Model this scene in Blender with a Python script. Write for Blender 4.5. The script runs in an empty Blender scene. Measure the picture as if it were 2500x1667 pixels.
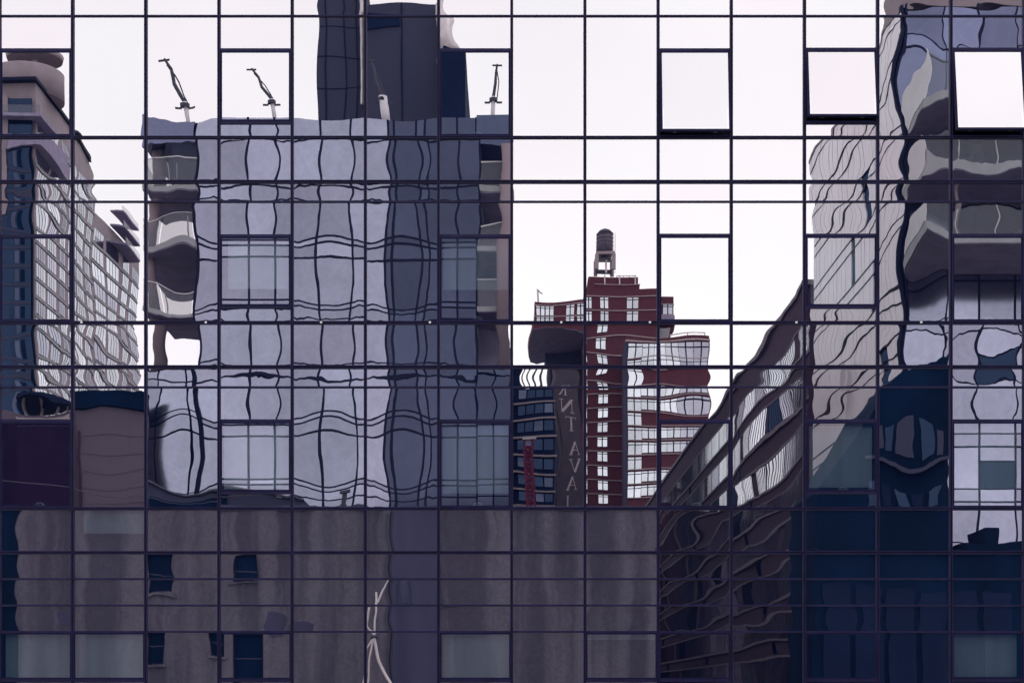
import bpy, math, random
from mathutils import Vector
random.seed(7)
S = bpy.context.scene
C = S.collection
# ---------------------------------------------------------------- measures
D = 36.0                 # camera to glass wall (the wall's face is y = 0)
CZ = 9.0                 # eye height
PX = 1.5 / 178.55        # metres per photo pixel on the wall
HY = 1690                # eye level, in photo pixels
def wx(px, r=1.0): return (px - 1250) * PX * r
def wz(py, r=1.0): return CZ + (HY - py) * PX * r
def wy(r): return D - D * r        # distance ratio r seen in the mirror -> real y behind the camera
# ---------------------------------------------------------------- camera
cam = bpy.data.cameras.new('camera'); co = bpy.data.objects.new('camera', cam); C.objects.link(co)
co.location = (0, -D, CZ); co.rotation_euler = (math.radians(90), 0, 0)
cam.sensor_width = 36; cam.lens = 36 * D / (2500 * PX)
cam.shift_y = (HY - 833.5) / 2500
cam.clip_end = 3000
S.camera = co
# ---------------------------------------------------------------- sky and sun (overcast)
SUN_EL, SUN_AZ = math.radians(58), math.radians(70)
W = bpy.data.worlds.new('World'); S.world = W; W.use_nodes = True
nt = W.node_tree; nt.nodes.clear()
def N(t, kind, **kw):
    n = t.nodes.new(kind)
    for k, v in kw.items(): setattr(n, k, v)
    return n
out = N(nt, 'ShaderNodeOutputWorld'); mix = N(nt, 'ShaderNodeMixShader')
sky = N(nt, 'ShaderNodeTexSky', sky_type='NISHITA', sun_disc=False, sun_elevation=SUN_EL, sun_rotation=SUN_AZ)
b1 = N(nt, 'ShaderNodeBackground'); b1.inputs['Strength'].default_value = 0.1
nt.links.new(sky.outputs[0], b1.inputs[0])
tc = N(nt, 'ShaderNodeTexCoord'); no = N(nt, 'ShaderNodeTexNoise')
no.inputs['Scale'].default_value = 3.5; no.inputs['Detail'].default_value = 5; no.inputs['Roughness'].default_value = .5
nt.links.new(tc.outputs['Generated'], no.inputs['Vector'])
cr = N(nt, 'ShaderNodeValToRGB')
cr.color_ramp.elements[0].position = .3; cr.color_ramp.elements[0].color = (.85, .82, .855, 1)
cr.color_ramp.elements[1].position = .66; cr.color_ramp.elements[1].color = (1.0, .965, .975, 1)
nt.links.new(no.outputs[0], cr.inputs[0])
b2 = N(nt, 'ShaderNodeBackground')
sx_ = N(nt, 'ShaderNodeSeparateXYZ'); nt.links.new(tc.outputs['Generated'], sx_.inputs[0])
mr_ = N(nt, 'ShaderNodeMapRange', interpolation_type='SMOOTHSTEP'); nt.links.new(sx_.outputs[2], mr_.inputs['Value'])   # height above the horizon
mr_.inputs['From Min'].default_value = .08; mr_.inputs['From Max'].default_value = .34; mr_.inputs['To Min'].default_value = 1.95; mr_.inputs['To Max'].default_value = 1.75
nt.links.new(mr_.outputs[0], b2.inputs['Strength'])
nt.links.new(cr.outputs[0], b2.inputs[0])
mix.inputs[0].default_value = .93
nt.links.new(b1.outputs[0], mix.inputs[1]); nt.links.new(b2.outputs[0], mix.inputs[2]); nt.links.new(mix.outputs[0], out.inputs[0])
sl = bpy.data.lights.new('sun', 'SUN'); sl.energy = .7; sl.angle = math.radians(14); sl.color = (1, .96, .92)
so = bpy.data.objects.new('sun', sl); C.objects.link(so)
so.rotation_euler = (math.radians(90) - SUN_EL, 0, math.pi - SUN_AZ)
S.view_settings.view_transform = 'Standard'; S.view_settings.look = 'None'
S.view_settings.exposure = 0; S.view_settings.gamma = 1; S.view_settings.use_curve_mapping = False
S.render.engine = 'CYCLES'
S.cycles.max_bounces = 12; S.cycles.glossy_bounces = 6; S.cycles.transparent_max_bounces = 24

# ---------------------------------------------------------------- materials
MAT = {}
def mat(name, col, rough=.8, var=.15, scale=1.0, stretch=(1, 1, 1), metal=0.0, bump=0.0, col2=None, spec=.3, detail=4):
    m = bpy.data.materials.new(name); m.use_nodes = True; t = m.node_tree
    b = t.nodes['Principled BSDF']; b.inputs['Roughness'].default_value = rough; b.inputs['Metallic'].default_value = metal
    b.inputs['Specular IOR Level'].default_value = spec
    tc = N(t, 'ShaderNodeTexCoord'); mp = N(t, 'ShaderNodeMapping'); mp.inputs['Scale'].default_value = stretch
    geo = N(t, 'ShaderNodeNewGeometry')
    t.links.new(geo.outputs['Position'], mp.inputs['Vector'])
    nz = N(t, 'ShaderNodeTexNoise'); nz.inputs['Scale'].default_value = scale; nz.inputs['Detail'].default_value = detail
    t.links.new(mp.outputs[0], nz.inputs['Vector'])
    r = N(t, 'ShaderNodeValToRGB'); r.color_ramp.elements[0].position = .3; r.color_ramp.elements[1].position = .7
    c2 = col2 or tuple(c * (1 + var) for c in col); c1 = tuple(c * (1 - var) for c in col) if col2 is None else col
    r.color_ramp.elements[0].color = (*c1, 1); r.color_ramp.elements[1].color = (*c2, 1)
    t.links.new(nz.outputs[0], r.inputs[0]); t.links.new(r.outputs[0], b.inputs['Base Color'])
    if bump:
        bp = N(t, 'ShaderNodeBump'); bp.inputs['Strength'].default_value = bump
        t.links.new(nz.outputs[0], bp.inputs['Height']); t.links.new(bp.outputs[0], b.inputs['Normal'])
    MAT[name] = m; return m

def glassmat(name, col, dark, rough=.06, fac=.8, wob=0.0):
    """opaque-looking far glazing: a tinted mirror over a dark room"""
    m = bpy.data.materials.new(name); m.use_nodes = True; t = m.node_tree; t.nodes.clear()
    o = N(t, 'ShaderNodeOutputMaterial'); mx = N(t, 'ShaderNodeMixShader'); mx.inputs[0].default_value = fac
    g = N(t, 'ShaderNodeBsdfGlossy'); g.inputs['Roughness'].default_value = rough
    d = N(t, 'ShaderNodeBsdfDiffuse'); d.inputs['Color'].default_value = (*dark, 1)
    oi = N(t, 'ShaderNodeObjectInfo'); mr = N(t, 'ShaderNodeMapRange')
    mr.inputs['To Min'].default_value = .72; mr.inputs['To Max'].default_value = 1.12
    t.links.new(oi.outputs['Random'], mr.inputs['Value'])
    ml = N(t, 'ShaderNodeVectorMath', operation='SCALE'); 
    gp = N(t, 'ShaderNodeNewGeometry'); f1 = N(t, 'ShaderNodeTexNoise'); f1.inputs['Scale'].default_value = .16; f1.inputs['Detail'].default_value = 2
    f2 = N(t, 'ShaderNodeTexNoise'); f2.inputs['Scale'].default_value = 2.2; f2.inputs['Detail'].default_value = 6; f2.inputs['Roughness'].default_value = .75
    t.links.new(gp.outputs['Position'], f1.inputs['Vector']); t.links.new(gp.outputs['Position'], f2.inputs['Vector'])
    fm = N(t, 'ShaderNodeMath', operation='ADD'); t.links.new(f1.outputs[0], fm.inputs[0]); t.links.new(f2.outputs[0], fm.inputs[1])
    fr_ = N(t, 'ShaderNodeMapRange'); t.links.new(fm.outputs[0], fr_.inputs['Value'])
    fr_.inputs['From Min'].default_value = .65; fr_.inputs['From Max'].default_value = 1.35; fr_.inputs['To Min'].default_value = .80; fr_.inputs['To Max'].default_value = 1.2  # mottle in the mirror colour imitates cloud reflections and haze
    vs = N(t, 'ShaderNodeVectorMath', operation='SCALE'); vs.inputs[0].default_value = col; t.links.new(fr_.outputs[0], vs.inputs['Scale'])
    t.links.new(vs.outputs[0], ml.inputs[0])
    t.links.new(mr.outputs[0], ml.inputs['Scale']); t.links.new(ml.outputs[0], g.inputs['Color'])
    if wob:
        geo = N(t, 'ShaderNodeNewGeometry'); nz = N(t, 'ShaderNodeTexNoise'); nz.inputs['Scale'].default_value = .5
        t.links.new(geo.outputs['Position'], nz.inputs['Vector'])
        bp = N(t, 'ShaderNodeBump'); bp.inputs['Strength'].default_value = wob; bp.inputs['Distance'].default_value = .1
        t.links.new(nz.outputs[0], bp.inputs['Height']); t.links.new(bp.outputs[0], g.inputs['Normal'])
    t.links.new(d.outputs[0], mx.inputs[1]); t.links.new(g.outputs[0], mx.inputs[2]); t.links.new(mx.outputs[0], o.inputs[0])
    MAT[name] = m; return m

REFL = .66
def mirror_glass():
    """coated insulating glass: mirror + see-through, each pane bowed a little (mrad values are custom properties)"""
    m = bpy.data.materials.new('coated_glass'); m.use_nodes = True; t = m.node_tree; t.nodes.clear(); L = t.links.new
    def M(op, a, b=None):
        n = N(t, 'ShaderNodeMath', operation=op)
        for i, v in enumerate((a, b)):
            if v is None: continue
            if isinstance(v, (int, float)): n.inputs[i].default_value = v
            else: L(v, n.inputs[i])
        return n.outputs[0]
    def attr(nm): return N(t, 'ShaderNodeAttribute', attribute_type='OBJECT', attribute_name=nm).outputs['Fac']
    tc = N(t, 'ShaderNodeTexCoord'); sp = N(t, 'ShaderNodeSeparateXYZ'); L(tc.outputs['Generated'], sp.inputs[0])
    u = M('SUBTRACT', M('MULTIPLY', sp.outputs[0], 2), 1); v = M('SUBTRACT', M('MULTIPLY', sp.outputs[2], 2), 1)
    ku = M('SUBTRACT', 1, M('MULTIPLY', u, u)); kv = M('SUBTRACT', 1, M('MULTIPLY', v, v))
    gx = M('MULTIPLY', M('MULTIPLY', M('MULTIPLY', u, ku), M('MULTIPLY', kv, kv)), -2.6)
    gz = M('MULTIPLY', M('MULTIPLY', M('MULTIPLY', v, kv), M('MULTIPLY', ku, ku)), -2.6)
    oi = N(t, 'ShaderNodeObjectInfo'); w = M('MULTIPLY', oi.outputs['Random'], 371.0)
    def noise(scale, det, sx, sz):
        mp = N(t, 'ShaderNodeMapping'); mp.inputs['Scale'].default_value = (sx, 1, sz); L(tc.outputs['Object'], mp.inputs['Vector'])
        nz = N(t, 'ShaderNodeTexNoise', noise_dimensions='4D'); nz.inputs['Scale'].default_value = scale; nz.inputs['Detail'].default_value = det
        L(mp.outputs[0], nz.inputs['Vector']); L(w, nz.inputs['W'])
        s = N(t, 'ShaderNodeSeparateColor'); L(nz.outputs['Color'], s.inputs[0])
        return M('SUBTRACT', s.outputs[0], .5), M('SUBTRACT', s.outputs[1], .5)
    n1x, n1z = noise(1.1, 1, 1, 1); n2x, n2z = noise(4.0, 1, 1.2, .7)
    wv = attr('wave')
    # stronger ripples close to the edge seals
    edge = M('SUBTRACT', 1, M('MULTIPLY', ku, kv))
    rip = M('ADD', .22, M('MULTIPLY', M('POWER', edge, 3), 1.15))
    def total(bow, g, tilt, n1, n2):
        a = M('ADD', M('MULTIPLY', attr(bow), g), attr(tilt))
        b = M('MULTIPLY', wv, M('ADD', M('MULTIPLY', n1, 4.0), M('MULTIPLY', M('MULTIPLY', n2, 5.0), rip)))
        return M('MULTIPLY', M('ADD', a, b), .001)
    cx = N(t, 'ShaderNodeCombineXYZ'); L(total('bow_x', gx, 'tilt_x', n1x, n2x), cx.inputs[0]); L(total('bow_z', gz, 'tilt_z', n1z, n2z), cx.inputs[2])
    vt = N(t, 'ShaderNodeVectorTransform', vector_type='VECTOR', convert_from='OBJECT', convert_to='WORLD'); L(cx.outputs[0], vt.inputs[0])
    geo = N(t, 'ShaderNodeNewGeometry')
    ad = N(t, 'ShaderNodeVectorMath', operation='ADD'); L(geo.outputs['Normal'], ad.inputs[0]); L(vt.outputs[0], ad.inputs[1])
    nm = N(t, 'ShaderNodeVectorMath', operation='NORMALIZE'); L(ad.outputs[0], nm.inputs[0])
    gl = N(t, 'ShaderNodeBsdfGlossy'); gl.inputs['Roughness'].default_value = 0.0; 
    oi2 = N(t, 'ShaderNodeObjectInfo'); tint = N(t, 'ShaderNodeMix', data_type='RGBA'); L(oi2.outputs['Random'], tint.inputs[0])
    tint.inputs[6].default_value = (.985, .935, .960, 1); tint.inputs[7].default_value = (.970, .975, .985, 1); L(tint.outputs[2], gl.inputs['Color'])
    L(nm.outputs[0], gl.inputs['Normal'])
    tr = N(t, 'ShaderNodeBsdfTransparent'); tr.inputs['Color'].default_value = (.80, .92, .97, 1)
    df = N(t, 'ShaderNodeBsdfDiffuse'); df.inputs['Color'].default_value = (.03, .06, .26, 1)      # navy veil painted over the glass to lift dark tones
    m1 = N(t, 'ShaderNodeMixShader'); m1.inputs[0].default_value = REFL; L(tr.outputs[0], m1.inputs[1]); L(gl.outputs[0], m1.inputs[2])
    m2 = N(t, 'ShaderNodeMixShader'); m2.inputs[0].default_value = .05; L(m1.outputs[0], m2.inputs[1]); L(df.outputs[0], m2.inputs[2])
    # the inner face of the sealed unit only lets light through
    tb = N(t, 'ShaderNodeBsdfTransparent'); m3 = N(t, 'ShaderNodeMixShader')
    L(geo.outputs['Backfacing'], m3.inputs[0]); L(m2.outputs[0], m3.inputs[1]); L(tb.outputs[0], m3.inputs[2])
    o = N(t, 'ShaderNodeOutputMaterial'); L(m3.outputs[0], o.inputs[0])
    MAT['glass'] = m
mirror_glass()
mat('mullion', (.014, .012, .055), .5, .3, 3, spec=.22)
mat('sash', (.009, .009, .046), .6, .2, 3, spec=.12)
mat('interior', (.05, .05, .07), .9)
mat('backpan', (.012, .014, .03), .8)
mat('blind', (.50, .54, .56), .9, .16, 1.2, (2.2, 1, .12))
mat('blind_white', (.88, .90, .90), .9, .05, 1.2, (2.2, 1, .12))
mat('band_stone', (.20, .175, .215), .8, .12)
mat('maroon', (.045, .012, .035), .9)
mat('dark_plum', (.014, .007, .026), .9, .2, spec=.05)
mat('handle', (.8, .8, .8), .3, .05)
def stucco():
    m = mat('stucco', (.110, .102, .136), .9, .15, .5, (1, 1, .35), bump=.1)
    t = m.node_tree; L = t.links.new; b = t.nodes['Principled BSDF']
    src = b.inputs['Base Color'].links[0].from_socket
    geo = N(t, 'ShaderNodeNewGeometry'); mp = N(t, 'ShaderNodeMapping'); mp.inputs['Scale'].default_value = (1.1, 1, .06)
    L(geo.outputs['Position'], mp.inputs['Vector'])
    nz = N(t, 'ShaderNodeTexNoise'); nz.inputs['Scale'].default_value = .9; nz.inputs['Detail'].default_value = 6; L(mp.outputs[0], nz.inputs['Vector'])
    r = N(t, 'ShaderNodeValToRGB'); r.color_ramp.elements[0].position = .42; r.color_ramp.elements[0].color = (.38, .37, .46, 1)
    r.color_ramp.elements[1].position = .58; r.color_ramp.elements[1].color = (1, 1, 1, 1); L(nz.outputs[0], r.inputs[0])
    n2 = N(t, 'ShaderNodeTexNoise'); n2.inputs['Scale'].default_value = 3.4; n2.inputs['Detail'].default_value = 8; n2.inputs['Roughness'].default_value = .7
    n2.inputs['Distortion'].default_value = 1.5; L(geo.outputs['Position'], n2.inputs['Vector'])
    r2 = N(t, 'ShaderNodeValToRGB'); r2.color_ramp.elements[0].position = .3; r2.color_ramp.elements[0].color = (.70, .69, .73, 1); r2.color_ramp.elements[1].position = .7; r2.color_ramp.elements[1].color = (1.2, 1.18, 1.14, 1)
    L(n2.outputs[0], r2.inputs[0])
    a = N(t, 'ShaderNodeMix', data_type='RGBA', blend_type='MULTIPLY'); a.inputs[0].default_value = .8; L(src, a.inputs[6]); L(r.outputs[0], a.inputs[7])
    c = N(t, 'ShaderNodeMix', data_type='RGBA', blend_type='MULTIPLY'); c.inputs[0].default_value = 1; L(a.outputs[2], c.inputs[6]); L(r2.outputs[0], c.inputs[7])
    L(c.outputs[2], b.inputs['Base Color'])
stucco()
mat('stucco_blue', (.048, .046, .092), .9, .3, .8, (1.2, 1, .15))
mat('brown_wall', (.105, .083, .115), .9, .12, 6, (1, 1, 8))
mat('dark_roof', (.008, .014, .036), .9, .3, spec=.1)
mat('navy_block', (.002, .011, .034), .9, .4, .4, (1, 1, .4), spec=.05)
mat('red_brick', (.090, .026, .038), .9, .18, 1.2, (1, 1, 2.5), detail=8)
mat('band_brick', (.056, .030, .062), .9, .2, 1.2, (1, 1, 2.5), detail=8)
mat('stone', (.36, .30, .31), .8, .12)
mat('concrete', (.29, .245, .27), .85, .12, .8, (1, 1, .4))
mat('tan_panel', (.25, .205, .235), .7, .1, .5)
mat('dark_frame', (.010, .012, .034), .7, .2, spec=.1)
mat('pale_frame', (.55, .54, .58), .5, .08)
mat('slate', (.046, .048, .085), .9, .1, .15, (1, 1, .2), spec=.15)
mat('slate_dark', (.006, .013, .042), .9, .2, .3, spec=.1)
mat('metal_panel', (.80, .76, .84), .32, .05, .3, (1, 1, .2), spec=.6)
mat('slab', (.30, .31, .34), .8, .1)
mat('soffit', (.26, .23, .34), .9, .15, spec=.1)
mat('column', (.23, .18, .21), .7, .1, .4, (1, 1, .1))
mat('wood', (.085, .075, .10), .9, .35, 1.5, (3, 3, .6))
mat('steel', (.55, .5, .52), .45, .2, .8, metal=.3)
mat('dark_steel', (.04, .038, .06), .5, .2)
mat('red_steel', (.16, .018, .05), .6, .15)
mat('signwall', (.075, .06, .085), .9, .12)
mat('letter', (.46, .40, .43), .8, .06)
mat('asphalt', (.05, .05, .052), .9, .2, 2)
mat('pavement', (.28, .27, .26), .9, .15, 1)
mat('paint', (.75, .75, .72), .8, .1)
glassmat('win_sky', (.74, .78, .84), (.03, .03, .05), .05, .85, .03)
glassmat('win_mid', (.52, .53, .62), (.03, .03, .06), .08, .8, .04)
glassmat('win_dark', (.035, .055, .105), (.003, .010, .028), .1, .6)
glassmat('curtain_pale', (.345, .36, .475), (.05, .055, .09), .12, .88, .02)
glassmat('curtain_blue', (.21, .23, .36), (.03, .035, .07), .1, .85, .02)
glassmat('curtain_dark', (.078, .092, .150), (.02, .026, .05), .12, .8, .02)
glassmat('rail_glass', (.22, .24, .27), (.19, .2, .22), .15, .5)
def railmat():
    m = bpy.data.materials.new('rail_clear'); m.use_nodes = True; t = m.node_tree; b = t.nodes['Principled BSDF']
    b.inputs['Base Color'].default_value = (.15, .165, .20, 1); b.inputs['Alpha'].default_value = .3; b.inputs['Roughness'].default_value = .1
    MAT['rail_clear'] = m
railmat()

# ---------------------------------------------------------------- mesh helpers
class MB:
    def __init__(s): s.v = []; s.f = []
    def box(s, x0, x1, y0, y1, z0, z1):
        if x0 > x1: x0, x1 = x1, x0
        if y0 > y1: y0, y1 = y1, y0
        if z0 > z1: z0, z1 = z1, z0
        b = len(s.v)
        s.v += [(x0, y0, z0), (x1, y0, z0), (x1, y1, z0), (x0, y1, z0), (x0, y0, z1), (x1, y0, z1), (x1, y1, z1), (x0, y1, z1)]
        s.f += [tuple(b + i for i in q) for q in ((0, 3, 2, 1), (4, 5, 6, 7), (0, 1, 5, 4), (1, 2, 6, 5), (2, 3, 7, 6), (3, 0, 4, 7))]
        return s
    def prism(s, prof, fn):
        """prof: closed list of 2D points; fn(p, end) -> 3D for end 0/1"""
        b = len(s.v); n = len(prof)
        s.v += [fn(p, 0) for p in prof] + [fn(p, 1) for p in prof]
        s.f += [(b + i, b + (i + 1) % n, b + n + (i + 1) % n, b + n + i) for i in range(n)]
        s.f += [tuple(b + i for i in reversed(range(n))), tuple(b + n + i for i in range(n))]
        return s
    def tube(s, pts, rads, seg=8):
        b = len(s.v); pts = [Vector(p) for p in pts]
        for i, p in enumerate(pts):
            d = (pts[min(i + 1, len(pts) - 1)] - pts[max(i - 1, 0)]).normalized()
            a = d.cross(Vector((0, 1, 0) if abs(d.y) < .9 else (1, 0, 0))).normalized(); c = d.cross(a)
            r = rads[i] if isinstance(rads, (list, tuple)) else rads
            s.v += [tuple(p + (a * math.cos(k * 2 * math.pi / seg) + c * math.sin(k * 2 * math.pi / seg)) * r) for k in range(seg)]
        for i in range(len(pts) - 1):
            for k in range(seg):
                s.f.append((b + i * seg + k, b + i * seg + (k + 1) % seg, b + (i + 1) * seg + (k + 1) % seg, b + (i + 1) * seg + k))
        s.f.append(tuple(b + k for k in reversed(range(seg)))); s.f.append(tuple(b + (len(pts) - 1) * seg + k for k in range(seg)))
        return s
    def lathe(s, prof, cx, cy, seg=24):
        b = len(s.v)
        for r, z in prof:
            s.v += [(cx + r * math.cos(k * 2 * math.pi / seg), cy + r * math.sin(k * 2 * math.pi / seg), z) for k in range(seg)]
        for i in range(len(prof) - 1):
            for k in range(seg):
                s.f.append((b + i * seg + k, b + i * seg + (k + 1) % seg, b + (i + 1) * seg + (k + 1) % seg, b + (i + 1) * seg + k))
        s.f.append(tuple(b + k for k in reversed(range(seg)))); s.f.append(tuple(b + (len(prof) - 1) * seg + k for k in range(seg)))
        return s
    def mesh(s, name, m, smooth=False):
        me = bpy.data.meshes.new(name); me.from_pydata(s.v, [], s.f); me.materials.append(MAT[m])
        if smooth:
            for p in me.polygons: p.use_smooth = len(p.vertices) == 4
        me.update(); return me
    def build(s, name, m, parent=None, smooth=False, kind=None, loc=None):
        return link(name, s.mesh(name, m, smooth), parent, loc, kind)
def link(name, me, parent=None, loc=None, kind=None):
    o = bpy.data.objects.new(name, me); C.objects.link(o)
    if parent is not None: o.parent = parent
    if loc: o.location = loc
    if kind: o['kind'] = kind
    return o
CACHE = {}
def boxpart(name, x0, x1, y0, y1, z0, z1, m, parent):
    """axis-aligned piece, centred on its own origin, alike pieces share the mesh"""
    k = (name, round(abs(x1 - x0), 4), round(abs(y1 - y0), 4), round(abs(z1 - z0), 4), m)
    if k not in CACHE:
        CACHE[k] = MB().box(-k[1] / 2, k[1] / 2, -k[2] / 2, k[2] / 2, -k[3] / 2, k[3] / 2).mesh(name, m)
    return link(name, CACHE[k], parent, ((x0 + x1) / 2, (y0 + y1) / 2, (z0 + z1) / 2))
def thing(name, label, cat, group=None):
    o = bpy.data.objects.new(name, None); C.objects.link(o); o['label'] = label; o['category'] = cat
    if group: o['group'] = group
    return o
def tag(o, label, cat, group=None):
    o['label'] = label; o['category'] = cat
    if group: o['group'] = group
    return o

# ================================================================ ground
MB().box(-900, 900, -900, 900, -.5, 0).build('ground', 'pavement')['kind'] = 'structure'
MB().box(-900, 900, -30, -6, 0.0, .004).build('road', 'asphalt')['kind'] = 'structure'
MB().box(-900, 900, -6, -.3, 0, .13).build('pavement', 'pavement')['kind'] = 'structure'
rm = MB()
for i in range(-20, 20): rm.box(i * 6, i * 6 + 3, -18.1, -17.95, .004, .008)
rm.build('road_marking', 'paint')['kind'] = 'structure'

# ================================================================ the glass wall
G = thing('glass_office_building', 'glass office building with a dark gridded curtain wall mirroring the city', 'building')
VX = [-.5 + 178.55 * k for k in range(-2, 17)]          # mullion lines, photo pixels
#        pixel row, full width (px), thickness: thick rails have a groove
ROWS = [(41, 3.8), (337, 6), (445, 7.5), (493.6, 4), (788.6, 7.8), (896.5, 8.5), (945.7, 4.5), (1241.7, 7.2),
        (1348.8, 8), (1413, 4.6), (1477.4, 4.6), (1541.6, 4.6)]
FLOOR = 452.3
TOPZ, BOTZ = wz(-500), 0.3
def rail_profile(w):
    """two lips with a sunk joint between them, in (across, out) metres"""
    h = w / 2; g = w * .17
    return [(-h, -.06), (-g, -.06), (-g, -.022), (g, -.022), (g, -.06), (h, -.06), (h, .08), (-h, .08)]
# vertical mullions
mw = 7.2 * PX
for x in VX:
    X = wx(x)
    p = rail_profile(mw)
    MB().prism(p, lambda q, e: (q[0], q[1] - .004, (BOTZ, TOPZ)[e])).build('mullion', 'mullion', G, loc=(X, 0, 0))
X0, X1 = wx(VX[0]), wx(VX[-1])
for y, w in ROWS:
    h = w * PX / 2
    p = rail_profile(w * PX) if w > 5 else [(-h, -.05), (h, -.05), (h, .08), (-h, .08)]
    MB().prism(p, lambda q, e: ((X0, X1)[e], q[1], q[0])).build('transom', 'mullion', G, loc=(0, 0, wz(y)))
GY = -.012                                   # glass face, just behind the lips
rnd = random.Random(21)
def set_warp(o, kind, over=None):
    k = {'tall': (2.5, 4.1, .50, 1.1), 'mid': (1.6, 2.6, .62, 1.0), 'short': (1.0, 1.4, .75, .9), 'sash': (.1, .15, .07, .3), 'low': (1.1, 1.5, .4, .8)}[kind]
    f = rnd.uniform(.55, 1.4)
    o['bow_x'] = k[0] * f; o['bow_z'] = k[1] * f * rnd.uniform(.8, 1.2); o['wave'] = k[2] * rnd.uniform(.7, 1.35)
    o['tilt_x'] = rnd.gauss(0, k[3] * .75); o['tilt_z'] = rnd.gauss(0, k[3] * .7)
    if kind != 'sash' and o.location.x > wx(2141):
        o['bow_x'] *= 1.35; o['bow_z'] *= 1.4; o['wave'] *= 1.7
    if over:
        for a, b in over.items(): o[a] = b
def pane(px0, px1, py0, py1, kind, parent=G, name='window_pane', y=GY, over=None):
    o = boxpart(name, wx(px0), wx(px1), y, y + .024, wz(py1), wz(py0), 'glass', parent)
    set_warp(o, kind, over); return o
def ring(name, x0, x1, z0, z1, w, y0, y1, m, parent, loc):
    b = MB()
    b.box(x0, x1, y0, y1, z1 - w, z1).box(x0, x1, y0, y1, z0, z0 + w).box(x0, x0 + w, y0 + .002, y1 - .002, z0 + w, z1 - w).box(x1 - w, x1, y0 + .002, y1 - .002, z0 + w, z1 - w)
    return b.build(name, m, parent, loc=loc)
def casement(col, py0, py1, opening=0.0):
    """top-hung sash between mullions col and col+1 (photo columns from 0); opening = metres the foot stands out"""
    a, b = VX[col + 2] + 3.8, VX[col + 3] - 3.8
    X = (wx(a) + wx(b)) / 2; hw = (wx(b) - wx(a)) / 2; H = wz(py0) - wz(py1); zt = wz(py0)
    f = .034 if not opening else .042
    fr = ring('casement_window', -hw, hw, -H, 0, f, -.052, .03, 'sash', G, (X, 0, zt))
    g = MB().box(-hw + f - .002, hw - f + .002, -.012, .012, -.5 * (H - 2 * f) - .002, .5 * (H - 2 * f) + .002).build('glass', 'glass', fr, loc=(0, -.03, -H / 2))
    set_warp(g, 'sash', {'tilt_x': rnd.gauss(0, .25), 'tilt_z': rnd.gauss(0, .25)})
    hb = MB(); hb.tube([(-.02, .05, -H + .085), (.06, .06, -H + .10), (.12, .06, -H + .085), (.12, .05, -H + .06)], .013, 6)
    hb.box(-.05, .16, .03, .05, -H + .045, -H + .06)
    hb.build('handle', 'handle', fr, True)
    if opening:
        fr.rotation_euler.x = -math.asin(opening / H)
        st = MB()
        for s in (-hw + .06, hw - .06): st.box(s - .01, s + .01, -.02, .012, -H + .05, -H + .5)
        for s in (-.42, .4): st.box(s - .04, s + .04, .012, .03, -H + .0, -H + .05)
        st.build('stay', 'handle', fr)
        # the fixed frame left behind by the open sash
        ring('window_frame', -hw, hw, -H, 0, .03, -.01, .075, 'sash', G, (X, 0, zt))
    else:
        pass
    return fr
CAS = {}   # column -> per floor (top pixel, bottom pixel, opening)
for c in (0, 3, 6, 9, 11, 13):
    t = 127 if c < 9 else 125.5
    CAS[c] = [(t + (0 if c != 9 else 1.5), 298 if c in (3, 11) else 333.5), (580 if c < 9 else 578.5, 747.5 if c in (3, 11) else 784.5), (1030.5, 1199.5 if c in (3, 11) else 1238)]
OPEN = {(9, 0): .24, (11, 0): .24, (13, 0): .30}
BAND = [(-1e3, 41, 'tall'), (41, 337, 'tall'), (337, 445, 'mid'), (445, 493.6, 'short'), (493.6, 788.6, 'tall'), (788.6, 896.5, 'mid'), (896.5, 945.7, 'short'),
        (945.7, 1241.7, 'tall'), (1241.7, 1348.8, 'mid'), (1348.8, 1413, 'short'), (1413, 1477.4, 'short'), (1477.4, 1541.6, 'short'), (1541.6, 1657, 'low')]
CALM = lambda f: {'bow_x': .8 * f, 'bow_z': 1.0 * f, 'wave': .12 * f, 'tilt_x': rnd.gauss(0, .1), 'tilt_z': rnd.gauss(0, .1)}
OVER = {(8, 788): CALM(.35), (7, 788): CALM(.9), (8, 896): CALM(1.0), (9, 896): CALM(1.0), (8, 1241): CALM(.5), (7, 1241): CALM(1.2), (8, 945): CALM(1.2), (1, 788): CALM(1.6), (9, 1241, 0): CALM(1.4), (0, 788, 0): CALM(1.6), (13, 1348): CALM(1.5), (12, 41): CALM(1.5), (13, 41): CALM(1.5), (9, 945): CALM(1.4), (4, 41): CALM(.8), (5, 41): CALM(.8), (4, 337): CALM(1.2), (5, 337): CALM(1.4)}
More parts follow.
